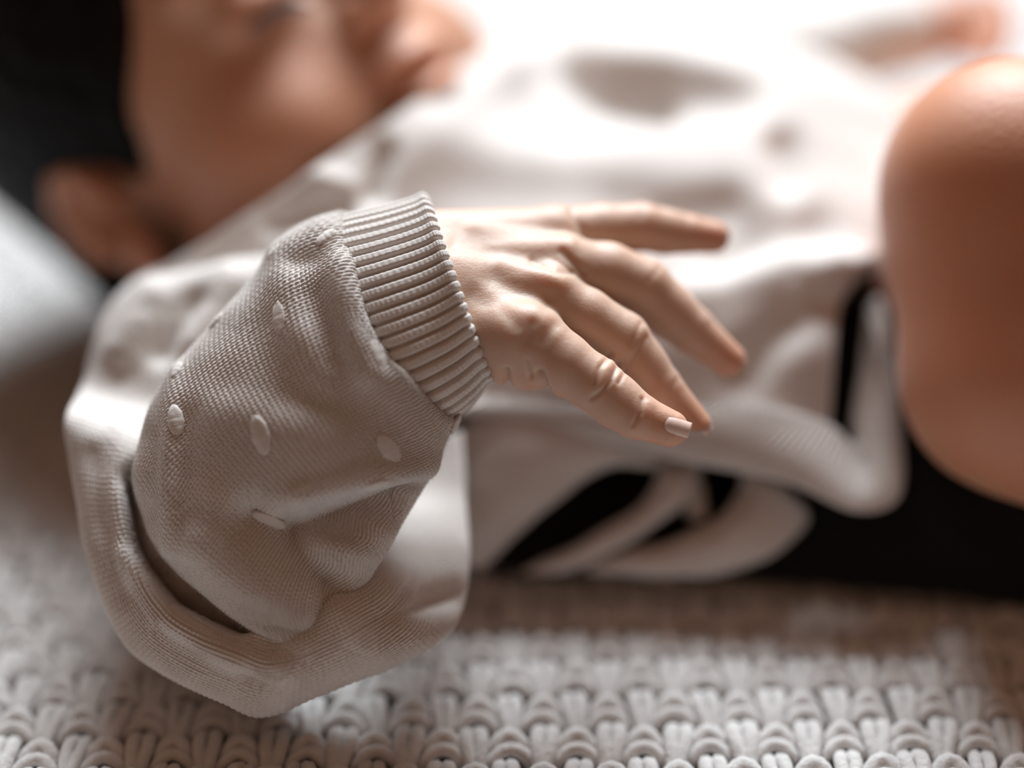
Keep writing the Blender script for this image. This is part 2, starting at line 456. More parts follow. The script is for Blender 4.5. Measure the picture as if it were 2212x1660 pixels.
KNEE_L = pt(2380, 330, 11.5); HIP_L = pt(1960, 460, 13.0); SHIN_L = pt(2560, 650, 13.0)
ELB_R = pt(560, 1260, 1.4); WR_R = pt(880, 690, .9)
ELB_L = pt(1380, 205, 17.3); WR_L = pt(1960, 70, 16.0)
def far_hand(p):
    d = cone(p, pt(1960, 75, 16.0), pt(2095, 45, 16.3), 1.0, .95)
    for k, (du, dv, dd) in enumerate([(90, -45, .3), (105, -12, -.2), (98, 22, -.5), (75, 50, -.8)]):
        a = pt(2100, 45 + (k - 1.5) * 22, 16.3 - k * .25); b = pt(2100 + du * .55, 45 + dv * .8, 16.3 + dd * .5); c = pt(2090 + du * .75, 62 + dv, 16.0 + dd - .6)
        d = smin(d, smin(cone(p, a, b, .48, .44), cone(p, b, c, .44, .34), .08), .12)
    d = smin(d, cone(p, pt(2030, 80, 15.6), pt(2110, 110, 15.2), .5, .38), .2)
    return d
def body_sdf(p):
    d = head_sdf(p)
    d = smin(d, cone(p, HP(0, -.5, -2.5), (CHEST + HP(0, -.5, -2.5)) / 2, 2.7, 2.8), 1.0)
    tor = cone(p, CHEST, BELLY, 3.6, 3.7)
    tor = smin(tor, cone(p, BELLY, PELV, 3.7, 3.5), 1.5)
    tor = smin(tor, cone(p, SH_R, SH_L, 1.9, 1.9), 1.0)
    d = smin(d, tor, .9)
    d = smin(d, cone(p, SH_R, ELB_R, 1.5, 1.15), .6); d = smin(d, cone(p, ELB_R, WR_R, 1.2, 1.2), .4)
    d = smin(d, cone(p, SH_L, ELB_L, 1.8, 1.6), .8); d = smin(d, cone(p, ELB_L, WR_L, 1.6, 1.15), .5)
    d = smin(d, far_hand(p), .3)
    leg = cone(p, HIP_R, KNEE, 3.1, 2.85)
    leg = smin(leg, smin(cone(p, KNEE, SHIN, 2.88, 2.95), cone(p, SHIN, FOOT, 2.85, 1.6), .5), .9)
    leg = smin(leg, cone(p, FOOT, FOOT + [2.5, -4.5, -.3], 1.5, 1.2), .5)
    d = smin(d, leg, .6)
    l2 = smin(cone(p, HIP_L, KNEE_L, 3.2, 2.6), cone(p, KNEE_L, SHIN_L, 2.6, 2.2), .8)
    return smin(d, l2, .6)
BV, BN, BQ = polygonize(body_sdf, [-20, -8, -2], [24, 28, 17], .20)
q = (BV - HC) @ HM.T / HS
br = np.where(np.linalg.norm(q, axis=1) < 8.5, .6, .85)  # deeper face and body tone also carries the low light on their near side
br = np.clip(br + .25 * np.exp(-np.linalg.norm((q - [3, 3, -1.5]) / 2.2, axis=1)**2) + .3 * np.exp(-np.linalg.norm((q - [0, 5.6, -2.3]) / [1.3, 1, .6], axis=1)**2), 0, 1.1)
BV2 = np.concatenate([BV, HV]); BQ2 = np.concatenate([BQ, HQ + len(BV)])
body = part('body', BV2, BQ2, M_SKIN, attr={'ruddy_shade': np.concatenate([br, hr])})
body['label'] = 'bare skin of the baby with raised hand'

# --- finger nails laid on the finger tips
def march(f, u, v, d0, d1):
    P0 = W(u, v, np.full(u.shape, d0)); dirn = P0 - CAM; dirn /= np.linalg.norm(dirn, axis=1, keepdims=True)
    t = np.zeros(len(P0))
    for _ in range(60): t += np.clip(f(P0 + dirn * t[:, None]), -.05, .25) * .8
    return P0 + dirn * t[:, None]
def nail(c, ax, nrm, L, Wd, thick=.05):
    """curved plate: c base centre, ax along finger, nrm dorsal"""
    side = unit(np.cross(ax, nrm)); nrm = unit(np.cross(side, ax)); 
    n, m = 9, 9
    s = np.linspace(0, 1, n)[:, None]; a = np.linspace(-1, 1, m)[None]
    wd = Wd * (1 - .22 * (1 - s)**3 - .10 * s**4)
    X = s * L + .10 * L * (1 - a**2) * (s - .5) * 1.2
    Z = -(.30 * Wd) * a**2 - .10 * L * s**2 + .04 * L
    top = c + X[..., None] * ax + (a * wd)[..., None] * side + Z[..., None] * nrm
    bot = top - nrm * thick
    Q = grid_quads(n, m); Q2 = Q[:, ::-1] + n * m
    ring = [j for j in range(m)] + [i * m + m - 1 for i in range(1, n)] + [(n - 1) * m + j for j in range(m - 2, -1, -1)] + [i * m for i in range(n - 2, 0, -1)]
    R = np.array([(ring[i], ring[i] + n * m, ring[(i + 1) % len(ring)] + n * m, ring[(i + 1) % len(ring)]) for i in range(len(ring))])
    return np.concatenate([top.reshape(-1, 3), bot.reshape(-1, 3)]), np.concatenate([Q, Q2, R])
def plate(top, thick=.03):
    n, m = top.shape[:2]; N = grid_normals(top, False)
    if (N[n // 2, m // 2] @ FWD) > 0: N = -N
    Vs = np.concatenate([top.reshape(-1, 3), (top - N * thick).reshape(-1, 3)]); Q = grid_quads(n, m)
    ring = [j for j in range(m)] + [i * m + m - 1 for i in range(1, n)] + [(n - 1) * m + j for j in range(m - 2, -1, -1)] + [i * m for i in range(n - 2, 0, -1)]
    R = np.array([(ring[i], ring[i] + n * m, ring[(i + 1) % len(ring)] + n * m, ring[(i + 1) % len(ring)]) for i in range(len(ring))])
    return Vs, np.concatenate([Q, Q[:, ::-1] + n * m, R])
def tip_nail(b0, b1, hw, d0):
    n, m = 16, 13
    ss = np.linspace(0, 1, n); aa = np.linspace(-1, 1, m)
    b0, b1 = np.array(b0, float), np.array(b1, float); ax = b1 - b0; pr = np.array([-ax[1], ax[0]]) / np.hypot(*ax)
    hit = .62
    sg, ag = np.meshgrid(np.minimum(ss, hit), aa, indexing='ij')
    wd = hw * (1 - .30 * np.clip(1 - ss / .35, 0, 1)**2)[:, None]
    px = b0 + sg[..., None] * ax + (ag * wd)[..., None] * pr
    P = march(hand_sdf, px[..., 0].ravel(), px[..., 1].ravel(), d0, 0).reshape(n, m, 3)
    k = np.searchsorted(ss, hit); dP = (P[k - 1] - P[k - 4]) / (ss[k - 1] - ss[k - 4])
    tang = dP.mean(0, keepdims=True) * .75 + dP * .25
    ext = np.clip(ss - ss[k - 1], 0, 1)[:, None, None]
    P = np.where((ss > ss[k - 1])[:, None, None], P[k - 1][None] + ext * tang * (1 + 0 * ext) - FWD * -.10 * ext**2, P)
    N = grid_normals(P, False)
    if (N[n // 2, m // 2] @ FWD) > 0: N = -N
    edge = (1 - aa**2)[None] * np.clip(ss / .15, 0, 1)[:, None]
    return P + N * (-.006 + .035 * edge + .01 * ss[:, None])[..., None]
part('fingernail', *plate(tip_nail((1436, 914), (1490, 931), 17.5, -2.2)), M_NAIL, body)
for nm, tilt, back in [('ring', (.62, -.15, .0), 0), ('middle', (.7, .35, 0), 0), ('index', (.75, .5, 0), 0), ('thumb', (.2, .2, 0), 0)]:
    js = FINGERS[nm]; A, ra = J(js[-2]); B, rb = J(js[-1])
    ax = unit(B - A)
    nrm = -FWD * (1 - tilt[0]) + UP * (tilt[0]) + RT * .25
    nrm = unit(nrm - ax * (nrm @ ax))
    c = B + nrm * (rb * .98) - ax * rb * .42
    v, qn = nail(c, unit(ax + nrm * -.22), nrm, rb * 1.35, rb * .58)
    o = part('fingernail', v, qn, M_NAIL, body)

# --- closed eye lashes
L = []
for s in (-1, 1):
    for k in range(26):
        a = -.9 + 1.8 * k / 25
        b = HP(s * (1.95 + a), 0, .70 - .10 * a * a)
        t = np.linspace(0, 1, 5)
        fo = 5.38 - .32 * a * a - .0 * abs(a)
        P = HC + HS * (ER * (s * (1.95 + a * (1 + .35 * t[:, None]))) + EF * (fo + .32 * t[:, None] - .1 * t[:, None]**2) + EU * (.70 - .10 * a * a - .50 * t[:, None]))
        L.append(tube(P, .035 * (1 - .8 * t), 4))
v, qn = join(L); o = part('eyelashes', v, qn, M_HAIR, body)

# ------------------------------------------------------------------ hair
def hair_sdf(p):
    q = (p - HC) @ HM.T / HS
    d = np.minimum(ell(q, np.array([0, -.2, 3.0]), np.array([4.7, 5.8, 5.0])), 99)
    d = smin(d, ell(q, np.array([0, -1.4, -.4]), np.array([4.2, 3.6, 2.9])), 1.2) - .30 - .05 * np.sin(q[:, 0] * 5 + 3 * np.sin(q[:, 2] * 2)) * np.sin(q[:, 1] * 6)
    line = q[:, 1] - (.95 + .95 * q[:, 2] + .12 * np.sin(q[:, 2] * 4 + q[:, 0] * 3))   # hairline: temple to forehead
    ear = ((q[:, 1] + .5) / 1.4)**2 + ((q[:, 2] + .3) / 1.75)**2
    hole = np.where(np.abs(q[:, 0]) > 2.6, (1 - np.sqrt(ear)) * 1.2, -9)
    return np.maximum(np.maximum(np.maximum(d, line * .8), -(q[:, 2] + 3.2)), hole)
bb = np.array([HC - 9.8, HC + 9.8])
V1, N1, Q1 = polygonize(hair_sdf, bb[0], bb[1], .2)
st = []
pick = rng.choice(len(V1), 1500)
for i in pick:
    n = N1[i]; b = V1[i] - n * .08
    fl = unit(-EF * .6 + EU * .1 - ED * -.2 + rng.normal(size=3) * .35); fl = unit(fl - n * (fl @ n))
    t = np.linspace(0, 1, 5)[:, None]; ln = rng.uniform(.6, 1.5)
    st.append(tube(b + fl * t * ln + n * (.28 * t - .42 * t * t), .035 * (1 - .8 * t[:, 0]), 3))
v, qn = join(st)
v = np.concatenate([V1, v]); qn = np.concatenate([Q1, qn + len(V1)])
hair = part('hair', v, qn, M_HAIR); hair['label'] = 'short black hair'

# ------------------------------------------------------------------ cardigan
def knit_h(col, row, amp):
    """stockinette relief from column / row coordinates (1 unit = 1 stitch)"""
    x = col - np.floor(col) - .5; c = np.abs(x)
    t = row + 1.1 * c; a = t - np.floor(t) - .5
    h = np.sqrt(np.clip(1 - ((c - .25) / .26)**2, 0, 1)) * (1 - 1.5 * a * a)
    return amp * h
def loft(rings, nl, na, front_frac=.72):
    """rings: (Lu,Lv, Ru,Rv, d, front, back, du,dv) - an ellipse between two edge points, bulging to the front and back"""
    K = catmull(np.array(rings, float), nl)
    nf = int(na * front_frac); nb = na - nf
    a = np.concatenate([np.linspace(0, np.pi, nf, endpoint=False), np.linspace(np.pi, 2 * np.pi, nb, endpoint=False)])
    dd = K[:, 9] if K.shape[1] > 9 else 0 * K[:, 4]
    Lp = W(K[:, 0], K[:, 1], K[:, 4] - dd); Rp = W(K[:, 2], K[:, 3], K[:, 4] + dd)
    C = (Lp + Rp) / 2; H = (Rp - Lp) / 2
    sh = RT * (K[:, 7] * D0 / F)[:, None] - UP * (K[:, 8] * D0 / F)[:, None]
    fr = -FWD * K[:, 5][:, None] + sh; bk = FWD * K[:, 6][:, None]
    ca = np.sign(np.cos(a)) * np.abs(np.cos(a))**.9; sa = np.sin(a)
    P = C[:, None] - H[:, None] * ca[None, :, None] + np.where(sa >= 0, sa, 0)[None, :, None] * fr[:, None] + np.where(sa < 0, -sa, 0)[None, :, None] * bk[:, None]
    return P, a
def arcs(P, a):
    """arc length along the tube and around it (from the middle of the front)"""
    d = np.linalg.norm(np.diff(P.mean(1), axis=0), axis=1); Ln = np.concatenate([[0], np.cumsum(d)])
    e = np.linalg.norm(np.roll(P, -1, 1) - P, axis=2); c = np.cumsum(e, 1) - e
    mid = np.argmin(np.abs(a - np.pi / 2))
    return np.broadcast_to(Ln[:, None], c.shape), c - c[:, mid:mid + 1]

card_anchor = None
# torso panel: control points run over the body (columns) from collar to hem (rows)
def cp(*pts): return [W(u, v, d) for (u, v, d) in pts]
G = [
    # ground far      far side          crest             upper             mid               lower            near edge
    cp((950, 300, 22), (1000, 130, 17), (985, 150, 12.0), (905, 215, 8.0), (735, 328, 6.2), (560, 450, 5.6), (330, 590, 5.6)),
    cp((1000, 290, 23), (1040, 100, 17), (1020, 108, 12.5), (955, 240, 8.0), (840, 400, 6.1), (700, 560, 5.2), (520, 720, 5.0)),
    cp((1150, 290, 23), (1170, 95, 17), (1160, 92, 12.8), (1120, 240, 9.6), (1050, 450, 7.2), (960, 680, 5.2), (880, 860, 4.8)),
    cp((1350, 290, 23), (1360, 95, 16.5), (1350, 84, 12.3), (1330, 230, 9.4), (1290, 460, 6.9), (1240, 690, 4.8), (1180, 880, 4.7)),
    cp((1550, 300, 23), (1560, 110, 16), (1550, 90, 11.8), (1540, 230, 9.1), (1500, 460, 6.7), (1470, 680, 4.75), (1440, 895, 4.5)),
    cp((1750, 320, 22), (1760, 150, 15.5), (1740, 122, 11.5), (1710, 250, 9.0), (1670, 460, 6.7), (1650, 670, 4.8), (1640, 890, 4.5)),
    cp((1930, 380, 21), (1930, 240, 15), (1880, 180, 11.5), (1840, 300, 9.2), (1805, 480, 6.9), (1775, 680, 5.2), (1760, 920, 4.9)),
    cp((2000, 400, 21), (1990, 300, 15), (1960, 240, 12.0), (1930, 340, 9.2), (1905, 500, 7.2), (1862, 700, 6.2), (1835, 940, 5.6)),
]
G = np.array(G)
nu, nv = 260, 300
R1 = catmull(G, nu); P = np.swapaxes(catmull(np.swapaxes(R1, 0, 1), nv), 0, 1)
N = grid_normals(P, False)
if (N[nu // 2, nv // 2] @ FWD) > 0: N = -N
P = P + N * (0.10 * wob(P, 1.1, 0) + .05 * wob(P, 2.3, 1))[..., None]
TORSO_FOLDS = [
    (-.6, 38, [(1200, 150), (1290, 195), (1430, 215)]), (.45, 40, [(1100, 150), (1250, 120), (1450, 140), (1600, 170)]),
    (-.3, 60, [(1230, 260), (1400, 240), (1620, 200)]), (.15, 70, [(1080, 330), (1200, 330), (1420, 310), (1600, 330)]),
    (-.45, 45, [(1690, 320), (1700, 370)]), (.15, 60, [(1350, 380), (1600, 400)]), (-.3, 45, [(1440, 480), (1560, 450)]),
    (-.5, 28, [(830, 330), (815, 400)]), (.3, 35, [(690, 390), (760, 420), (800, 470)]), (-.35, 30, [(600, 480), (800, 430)]),
    (.35, 50, [(1500, 640), (1700, 560), (1850, 590)]), (-.4, 60, [(1560, 560), (1750, 500)]), (-.45, 50, [(1600, 800), (1750, 650)]),
    (.3, 40, [(1740, 640), (1800, 590)]), (-1.3, 26, [(1868, 610), (1852, 760), (1840, 920)]),
]
N = grid_normals(P, False)
if (N[nu // 2, nv // 2] @ FWD) > 0: N = -N
P = folds(P, N, TORSO_FOLDS)
# give the cloth a second, inner layer so that its edges have thickness
def shell(P, th):
    n, m = P.shape[:2]; N = grid_normals(P, False)
    if (N[n // 2, m // 2] @ FWD) > 0: N = -N
    Vs = np.concatenate([P.reshape(-1, 3), (P - N * th).reshape(-1, 3)])
    Q = grid_quads(n, m); Q2 = Q[:, ::-1] + n * m
    ring = [j for j in range(m)] + [i * m + m - 1 for i in range(1, n)] + [(n - 1) * m + j for j in range(m - 2, -1, -1)] + [i * m for i in range(n - 2, 0, -1)]
    R = np.array([(ring[i], ring[i] + n * m, ring[(i + 1) % len(ring)] + n * m, ring[(i + 1) % len(ring)]) for i in range(len(ring))])
    return Vs, np.concatenate([Q, Q2, R])
v, qn = shell(P, .22)
card = part('cardigan', v, qn, M_KNIT); card['label'] = 'open oatmeal knit cardigan'

# ribbed front band, flaring and curling at its corner
bt = [(620, 800, 5.0), (880, 845, 4.75), (1180, 865, 4.5), (1440, 882, 4.35), (1640, 880, 4.35), (1790, 915, 4.6), (1860, 985, 4.9), (1845, 900, 5.4), (1868, 780, 5.8), (1890, 640, 6.2)]
bo = [(600, 860, 5.0), (860, 905, 4.75), (1020, 905, 4.6), (1290, 955, 4.4), (1480, 1000, 4.2), (1700, 1045, 3.9), (1850, 1108, 3.6), (1945, 1080, 3.9), (1945, 960, 4.6), (1920, 780, 5.4)]
bt = np.array(bt, float); bo = np.array(bo, float)
n, m = 900, 26
A = catmull(bt, n); B = catmull(bo, n)
s = np.linspace(0, 1, m)
A3 = W(A[:, 0], A[:, 1], A[:, 2]); B3 = W(B[:, 0], B[:, 1], B[:, 2])
P = A3[:, None] * (1 - s)[None, :, None] + B3[:, None] * s[None, :, None]
P = P - FWD * (.16 * np.sin(s * np.pi))[None, :, None] + FWD * (.25 * s**6)[None, :, None]
Ln = np.concatenate([[0], np.cumsum(np.linalg.norm(np.diff(B3, axis=0), axis=1))])
P = P - FWD * (.035 * np.cos(Ln * 2 * np.pi / .21))[:, None, None]
v, qn = shell(P, .20)
o = part('front_band', v, qn, M_KNIT, card); o['label'] = 'ribbed front edge band'

# near sleeve, forearm: from the cuff seam to the elbow
RA = [  # Lu   Lv    Ru    Rv    d   front back du dv
    (756, 470, 974, 896, .75, 1.50, 1.5, -50, 12, -0.55),
    (728, 466, 984, 905, .75, 1.70, 1.6, -52, 14, -0.58),
    (655, 492, 980, 915, .75, 1.72, 1.7, -30, 10, -0.6),
    (588, 548, 962, 945, .7, 1.72, 1.8, 0, 0, -0.5),
    (480, 688, 940, 1000, .6, 1.7, 1.8, 0, 0, -0.38),
    (382, 800, 905, 1062, .5, 1.65, 1.8, 0, 0, -0.3),
    (318, 905, 862, 1130, .4, 1.5, 1.7, 0, 0, -0.25),
    (290, 1025, 812, 1212, .3, 1.4, 1.5, 0, 0, -0.2),
    (312, 1132, 772, 1285, .3, 1.3, 1.3, 0, 0, -0.3),
    (374, 1226, 742, 1330, .3, 1.2, 1.1, 0, 0, -0.2),
    (464, 1304, 728, 1360, .3, 1.2, .9, 0, 0, -0.1),
    (570, 1370, 722, 1388, .35, 1.25, .7, 0, 0, 0),
    (640, 1430, 720, 1418, .5, .9, .5, 0, 0, 0),
]
P, a = loft(RA, 470, 560)
N = grid_normals(P, True)
if (N[200, 200] @ FWD) > 0: N = -N
SLEEVE_FOLDS = [
    (.12, 20, [(384, 800), (368, 950), (362, 1100), (372, 1180)]), (-.10, 30, [(330, 950), (322, 1100)]), (-.08, 30, [(410, 900), (400, 1100)]),
    (.24, 32, [(650, 1082), (760, 1048), (860, 1030), (950, 1022)]), (-.62, 42, [(640, 1140), (740, 1115), (860, 1085), (915, 1072)]),
    (-.46, 44, [(540, 1120), (640, 1195), (710, 1262)]), (.25, 42, [(430, 1180), (540, 1270), (640, 1330)]), (.12, 40, [(760, 1200), (820, 1150)]),
    (-.20, 26, [(788, 600), (812, 700), (842, 775)]), (.20, 36, [(735, 560), (752, 680), (790, 800)]), (-.12, 40, [(680, 640), (720, 780)]),
    (.10, 36, [(612, 600), (640, 690), (700, 800)]), (-.08, 50, [(560, 720), (620, 850)]),
    (.12, 28, [(600, 545), (690, 505), (745, 500)]), (-.08, 22, [(640, 570), (740, 545)]), (.12, 70, [(480, 900), (700, 960)]), (-.10, 60, [(700, 880), (880, 930)]),
]
P = P + N * (.05 * wob(P, 1.6, 2) + .02 * wob(P, 4.5, 1))[..., None]
P = relax(folds(P, N, SLEEVE_FOLDS), 3)
Ln, Ar = arcs(P, a)
al = math.radians(26)
col = (Ar * math.cos(al) + Ln * math.sin(al)) / .155; row = (-Ar * math.sin(al) + Ln * math.cos(al)) / .112
N = grid_normals(P, True)
if (N[200, 200] @ FWD) > 0: N = -N
P = P + N * knit_h(col, row, .080)[..., None]
n, m = P.shape[:2]
sl = part('sleeve', P.reshape(-1, 3), grid_quads(n, m, True), M_KNIT, card); sl['label'] = 'puffed knit sleeve over the forearm'
SLEEVE_P, SLEEVE_N = P, N

# near sleeve, upper arm: from the shoulder, down to the blanket and round the elbow
RB = [  # outer        inner        d   front back
    (335, 592, 560, 572, 6.6, .5, 1.5, 0, 0), (262, 640, 640, 560, 5.5, 1.4, 2, 0, 0), (222, 700, 640, 660, 5.0, 1.6, 2, 0, 0),
    (205, 760, 600, 800, 4.6, 1.6, 2, 0, 0), (190, 835, 520, 920, 3.9, 1.3, 2, 0, 0), (150, 902, 450, 985, 2.2, .9, 1.8, 0, 0), (158, 1000, 385, 1040, 1.7, .9, 2.2, 0, 0),
    (180, 1130, 380, 1110, 1.4, .95, 3.0, 0, 0), (215, 1270, 410, 1175, 1.1, 1.0, 3.2, 0, 0), (278, 1395, 470, 1240, .8, 1.0, 3.2, 0, 0),
    (380, 1468, 535, 1275, .5, 1.0, 3.2, 0, 0), (480, 1515, 590, 1290, .2, 1.0, 3.0, 0, 0), (562, 1548, 640, 1295, .1, 1.0, 2.4, 0, 0),
    (670, 1508, 680, 1290, .2, 1.1, 1.6, 0, 0), (800, 1450, 720, 1270, .4, 1.1, 1.0, 0, 0), (930, 1392, 760, 1230, .7, .9, 1.0, 0, 0),
    (1000, 1315, 790, 1180, 1.4, .55, 1.0, 0, 0), (1010, 1180, 820, 1110, 2.4, .4, 1.0, 0, 0), (1003, 1050, 840, 1040, 3.4, .3, 1.0, 0, 0), (988, 935, 860, 960, 4.0, .3, .8, 0, 0),
]
P, a = loft(RB, 860, 300)
N = grid_normals(P, True)
if (N[400, 100] @ FWD) > 0: N = -N
B_FOLDS = [
    (-2.8, 24, [(300, 1040), (316, 1170), (395, 1270), (520, 1330)]), (.15, 26, [(275, 1200), (350, 1330), (480, 1410), (620, 1450)]),
    (.10, 22, [(255, 930), (262, 1080), (300, 1240), (390, 1350), (520, 1430)]), (-.12, 26, [(200, 980), (215, 1120), (260, 1280)]),
    (.22, 36, [(735, 1325), (760, 1370), (800, 1400)]), (-.12, 30, [(840, 1330), (980, 1290)]), (.14, 30, [(640, 1400), (600, 1490)]),
    (-.3, 30, [(420, 650), (350, 760)]), (.3, 30, [(330, 640), (270, 760)]), (.3, 32, [(500, 610), (430, 740)]), (-.10, 24, [(975, 1280), (905, 1310)]),
]
P = P + N * (.05 * wob(P, 1.8, 1) + .02 * wob(P, 4.5, 0))[..., None]
P = relax(folds(P, N, B_FOLDS), 4)
Ln, Ar = arcs(P, a)
N = grid_normals(P, True)
if (N[400, 100] @ FWD) > 0: N = -N
P = P + N * knit_h(Ar / .155, Ln / .112, .080)[..., None]
P[..., 2] = np.maximum(P[..., 2], -.10)
n, m = P.shape[:2]
o = part('sleeve', P.reshape(-1, 3), grid_quads(n, m, True), M_KNIT, card); o['label'] = 'slack knit sleeve bunched around the elbow on the blanket'

# ribbed cuff
RC = [
    (748, 478, 966, 892, .75, 1.45, 1.4, -55, 14, -.45), (760, 466, 982, 896, .75, 1.56, 1.5, -52, 12, -.45), (800, 456, 1008, 880, .75, 1.58, 1.5, -40, 10, -.45),
    (860, 442, 1035, 852, .8, 1.55, 1.45, -18, 6, -.45), (905, 430, 1054, 826, .8, 1.54, 1.42, -4, 2, -.45), (922, 428, 1060, 816, .8, 1.50, 1.38, 0, 0, -.45),
    (922, 436, 1056, 808, .8, 1.40, 1.28, 0, 0, -.45), (905, 450, 1040, 800, .8, 1.32, 1.2, 0, 0, -.45), (860, 470, 1000, 800, .8, 1.3, 1.15, 0, 0, -.45),
]
P, a = loft(RC, 150, 900)
N = grid_normals(P, True)
if (N[50, 300] @ FWD) > 0: N = -N
e = np.linalg.norm(np.roll(P[60], -1, 0) - P[60], axis=1); th = np.cumsum(e); tot = th[-1]
nr = round(tot / .262)
ph = th / tot * nr * 2 * np.pi
s = np.linspace(0, 1, P.shape[0])
fade = np.clip(s / .05, 0, 1) * np.clip((.72 - s) / .12, .15, 1)
rib = (1 - 1.6 * np.exp(-(((ph / 2 / np.pi + .5) % 1 - .5) / .15)**2)) * .55
rows = .007 * np.sin(s * 2 * np.pi * 40)
wv = .5 * np.sin(s * 9)[:, None]
P = P + N * ((.15 * rib[None] * fade[:, None]) + rows[:, None] * (rib[None] > 0) + .02 * wob(P, 3.0, 2))[..., None]
P = P + N * (.06 * np.exp(-((s - .54) / .05)**2))[:, None, None]
n, m = P.shape[:2]
o = part('cuff', P.reshape(-1, 3), grid_quads(n, m, True), M_KNIT, card); o['label'] = 'ribbed cuff at the wrist'

# raised knit nubs scattered over the sleeve
SP = SLEEVE_P[::3, ::3].reshape(-1, 3); SN = SLEEVE_N[::3, ::3].reshape(-1, 3)
su, sv, sd = PX(SP); fr = (SN @ FWD) < .25
for (bu, bvv, lu, lw, ang) in [(562, 945, 38, 17, 75), (842, 968, 34, 17, 55), (812, 1048, 30, 15, 15), (582, 1122, 34, 13, 35), (606, 682, 36, 15, 70),
                               (702, 512, 24, 12, -40), (382, 905, 30, 15, 80), (466, 694, 20, 10, -50), (380, 800, 20, 10, 80), (820, 772, 40, 17, 65), (990, 922, 22, 15, 70), (592, 545, 18, 11, -40)]:
    dd = np.hypot(su - bu, sv - bvv) + np.where(fr, 0, 500)
    i = np.argmin(dd); c, nrm = SP[i], SN[i]
    t1 = RT * math.cos(math.radians(ang)) - UP * math.sin(math.radians(ang)); t1 = unit(t1 - nrm * (t1 @ nrm)); t2 = np.cross(nrm, t1)
    la, lb = np.meshgrid(np.linspace(-np.pi / 2, np.pi / 2, 17), np.linspace(0, 2 * np.pi, 24, endpoint=False), indexing='ij')
    x, y, z = np.sin(la), np.cos(la) * np.cos(lb), np.cos(la) * np.sin(lb)
    rr = 1 + .05 * np.sin(la * 9 + lb * 0) * np.cos(la) + .04 * np.sin(lb * 4 + la * 3)
    Pn = c + (x * rr * lu * .0110)[..., None] * t1 + (y * rr * lw * .0120)[..., None] * t2 + (z * rr * (.062 + .012 * np.sin(la * 13)))[..., None] * nrm
    part('knit_nub', Pn.reshape(-1, 3), grid_quads(17, 24, True), M_KNIT, card)

# far sleeve behind the body
RF = [(1330, 60, 1330, 330, 15.5, 1.5, 1.5, 0, 0), (1450, 62, 1450, 300, 15.8, 2.0, 1.8, 0, 0), (1600, 50, 1600, 280, 16.0, 2.1, 1.8, 0, 0), (1750, 22, 1760, 250, 16.0, 2.0, 1.8, 0, 0),
      (1880, -5, 1900, 190, 16.0, 1.7, 1.6, 0, 0), (1985, -15, 2005, 150, 16.0, 1.4, 1.3, 0, 0), (2000, -5, 2015, 140, 16.0, 1.2, 1.2, 0, 0)]
P, a = loft(RF, 60, 60, .5)
N = grid_normals(P, True); P = P + N * (.12 * wob(P, 1.7, 0))[..., None]
o = part('sleeve', P.reshape(-1, 3), grid_quads(60, 60, True), M_KNIT, card); o['label'] = 'far sleeve behind the body'

# ------------------------------------------------------------------ layers under the cardigan
ROLLS = [
    [(930, 1190, 1050, 1232, 5.2, .5, .9, 0, 0), (940, 1060, 1105, 1165, 5.2, .8, 1.0, 0, 0), (960, 950, 1205, 1072, 5.2, .9, 1.1, 0, 0), (1070, 880, 1318, 1012, 5.2, .8, 1.1, 0, 0), (1230, 850, 1420, 1005, 5.4, .5, 1.0, 0, 0), (1330, 840, 1440, 960, 5.8, .3, .8, 0, 0)],
    [(1120, 1236, 1235, 1244, 5.2, .3, .6, 0, 0), (1185, 1202, 1300, 1216, 5.2, .5, .8, 0, 0), (1275, 1156, 1380, 1164, 5.2, .55, .8, 0, 0), (1368, 1102, 1448, 1114, 5.2, .5, .8, 0, 0), (1425, 1035, 1500, 1055, 5.3, .45, .8, 0, 0), (1440, 975, 1520, 985, 5.6, .3, .8, 0, 0)],
    [(1255, 1226, 1275, 1248, 5.2, .2, .5, 0, 0), (1335, 1192, 1415, 1248, 5.1, .5, .8, 0, 0), (1455, 1166, 1550, 1246, 5.1, .65, .9, 0, 0), (1552, 1122, 1668, 1204, 5.1, .7, .9, 0, 0), (1592, 1060, 1745, 1124, 5.2, .6, .9, 0, 0), (1596, 1000, 1700, 1040, 5.4, .5, .8, 0, 0), (1600, 930, 1690, 950, 5.8, .3, .7, 0, 0)],
    [(1480, 1120, 1530, 1126, 5.5, .2, .4, 0, 0), (1486, 1085, 1524, 1090, 5.5, .25, .4, 0, 0), (1492, 1040, 1518, 1042, 5.6, .2, .4, 0, 0)],
]
parts_ = []
for R in ROLLS:
    P, a = loft(R, 90, 80, .6)
    N = grid_normals(P, True)
    if (N[45, 20] @ FWD) > 0: N = -N
    P = P + N * (.07 * wob(P, 2.2, 0) + .03 * wob(P, 5, 1))[..., None]
    P[..., 2] = np.maximum(P[..., 2], -.10)
    n, m = P.shape[:2]
    V = np.concatenate([P.reshape(-1, 3), P[0].mean(0)[None], P[-1].mean(0)[None]])
    caps = np.array([(j, (j + 1) % m, n * m, n * m) for j in range(m)] + [((n - 1) * m + j, (n - 1) * m + (j + 1) % m, n * m + 1, n * m + 1) for j in range(m)])
    parts_.append((V, np.concatenate([grid_quads(n, m, True), caps])))
v, qn = join(parts_); qn = [f[:3] if f[2] == f[3] else f for f in qn.tolist()]
o = part('undershirt', v, qn, M_UNDER); o['label'] = 'bunched grey-beige undershirt folds below the cardigan band'

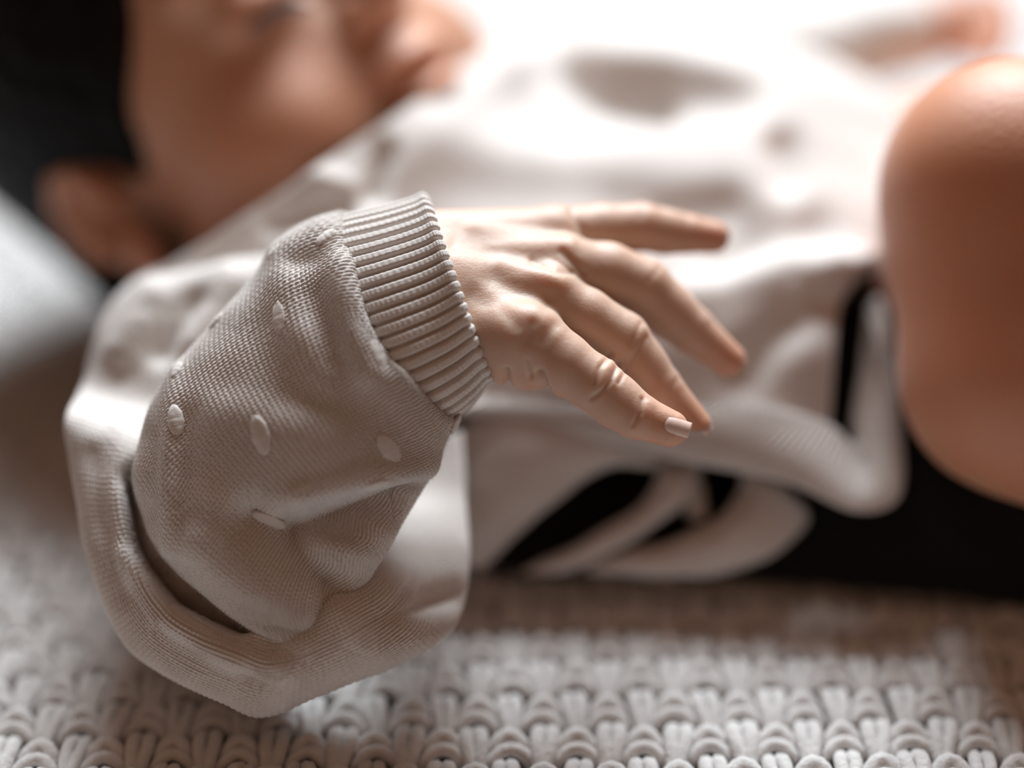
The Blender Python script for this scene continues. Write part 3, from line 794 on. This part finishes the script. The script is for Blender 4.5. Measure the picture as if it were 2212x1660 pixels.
RS = [(1010, 985, 1030, 1232, 6.6, .2, 1.0, 0, 0, -.6), (1150, 975, 1165, 1236, 6.5, .4, 1.2, 0, 0, -.6), (1400, 965, 1410, 1244, 6.5, .4, 1.2, 0, 0, -.6), (1600, 960, 1610, 1252, 6.4, .5, 1.4, 0, 0, -.7),
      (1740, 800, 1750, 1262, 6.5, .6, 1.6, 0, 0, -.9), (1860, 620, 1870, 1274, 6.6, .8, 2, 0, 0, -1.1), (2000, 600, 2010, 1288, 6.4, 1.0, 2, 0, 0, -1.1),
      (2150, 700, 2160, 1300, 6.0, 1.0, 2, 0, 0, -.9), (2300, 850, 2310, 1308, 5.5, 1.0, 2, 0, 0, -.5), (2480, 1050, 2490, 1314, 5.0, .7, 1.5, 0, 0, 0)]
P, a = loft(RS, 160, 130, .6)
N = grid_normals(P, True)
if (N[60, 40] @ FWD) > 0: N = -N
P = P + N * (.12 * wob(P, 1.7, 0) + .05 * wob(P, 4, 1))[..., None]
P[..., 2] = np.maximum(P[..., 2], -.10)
o = part('dark_cloth', P.reshape(-1, 3), grid_quads(160, 130, True), M_DARK); o['label'] = 'near-black cloth bunched under the bare leg and cardigan'  # black sheet, also backs the gaps between undershirt rolls and beside the leg

# fine fibres standing off the knit of the near sleeve
def fuzz(P, N, count, lmin, lmax):
    f = P.reshape(-1, 3); g = N.reshape(-1, 3); vis = np.where((g @ FWD) < .35)[0]
    i = rng.choice(vis, count); b = f[i]; n = g[i]
    t = rng.normal(size=(count, 3)); t -= n * np.einsum('ij,ij->i', t, n)[:, None]; t /= np.linalg.norm(t, axis=1, keepdims=True)
    L = rng.uniform(lmin, lmax, (count, 1)); k = np.cross(n, t) * .0022
    m1 = b + n * L * .55 + t * L * .25; m2 = b + n * L * .75 + t * L * .8
    V = np.stack([b - k, b + k, b + n * .003, m1 - k * .8, m1 + k * .8, m1 + n * .0025, m2], 1).reshape(-1, 3)
    o = np.arange(count)[:, None] * 7
    Q = [np.concatenate([o + a for a in q], 1) for q in ((0, 1, 4, 3), (1, 2, 5, 4), (2, 0, 3, 5))]
    T = [np.concatenate([o + a for a in q], 1) for q in ((3, 4, 6), (4, 5, 6), (5, 3, 6))]
    return V, sum([q.tolist() for q in Q], []) + sum([q.tolist() for q in T], [])
v, qn = fuzz(SLEEVE_P, SLEEVE_N, 9000, .05, .13)
o = part('knit_fuzz', v, qn, M_KNIT, card); o['kind'] = 'stuff'; o['label'] = 'fine fuzz on the sleeve knit'
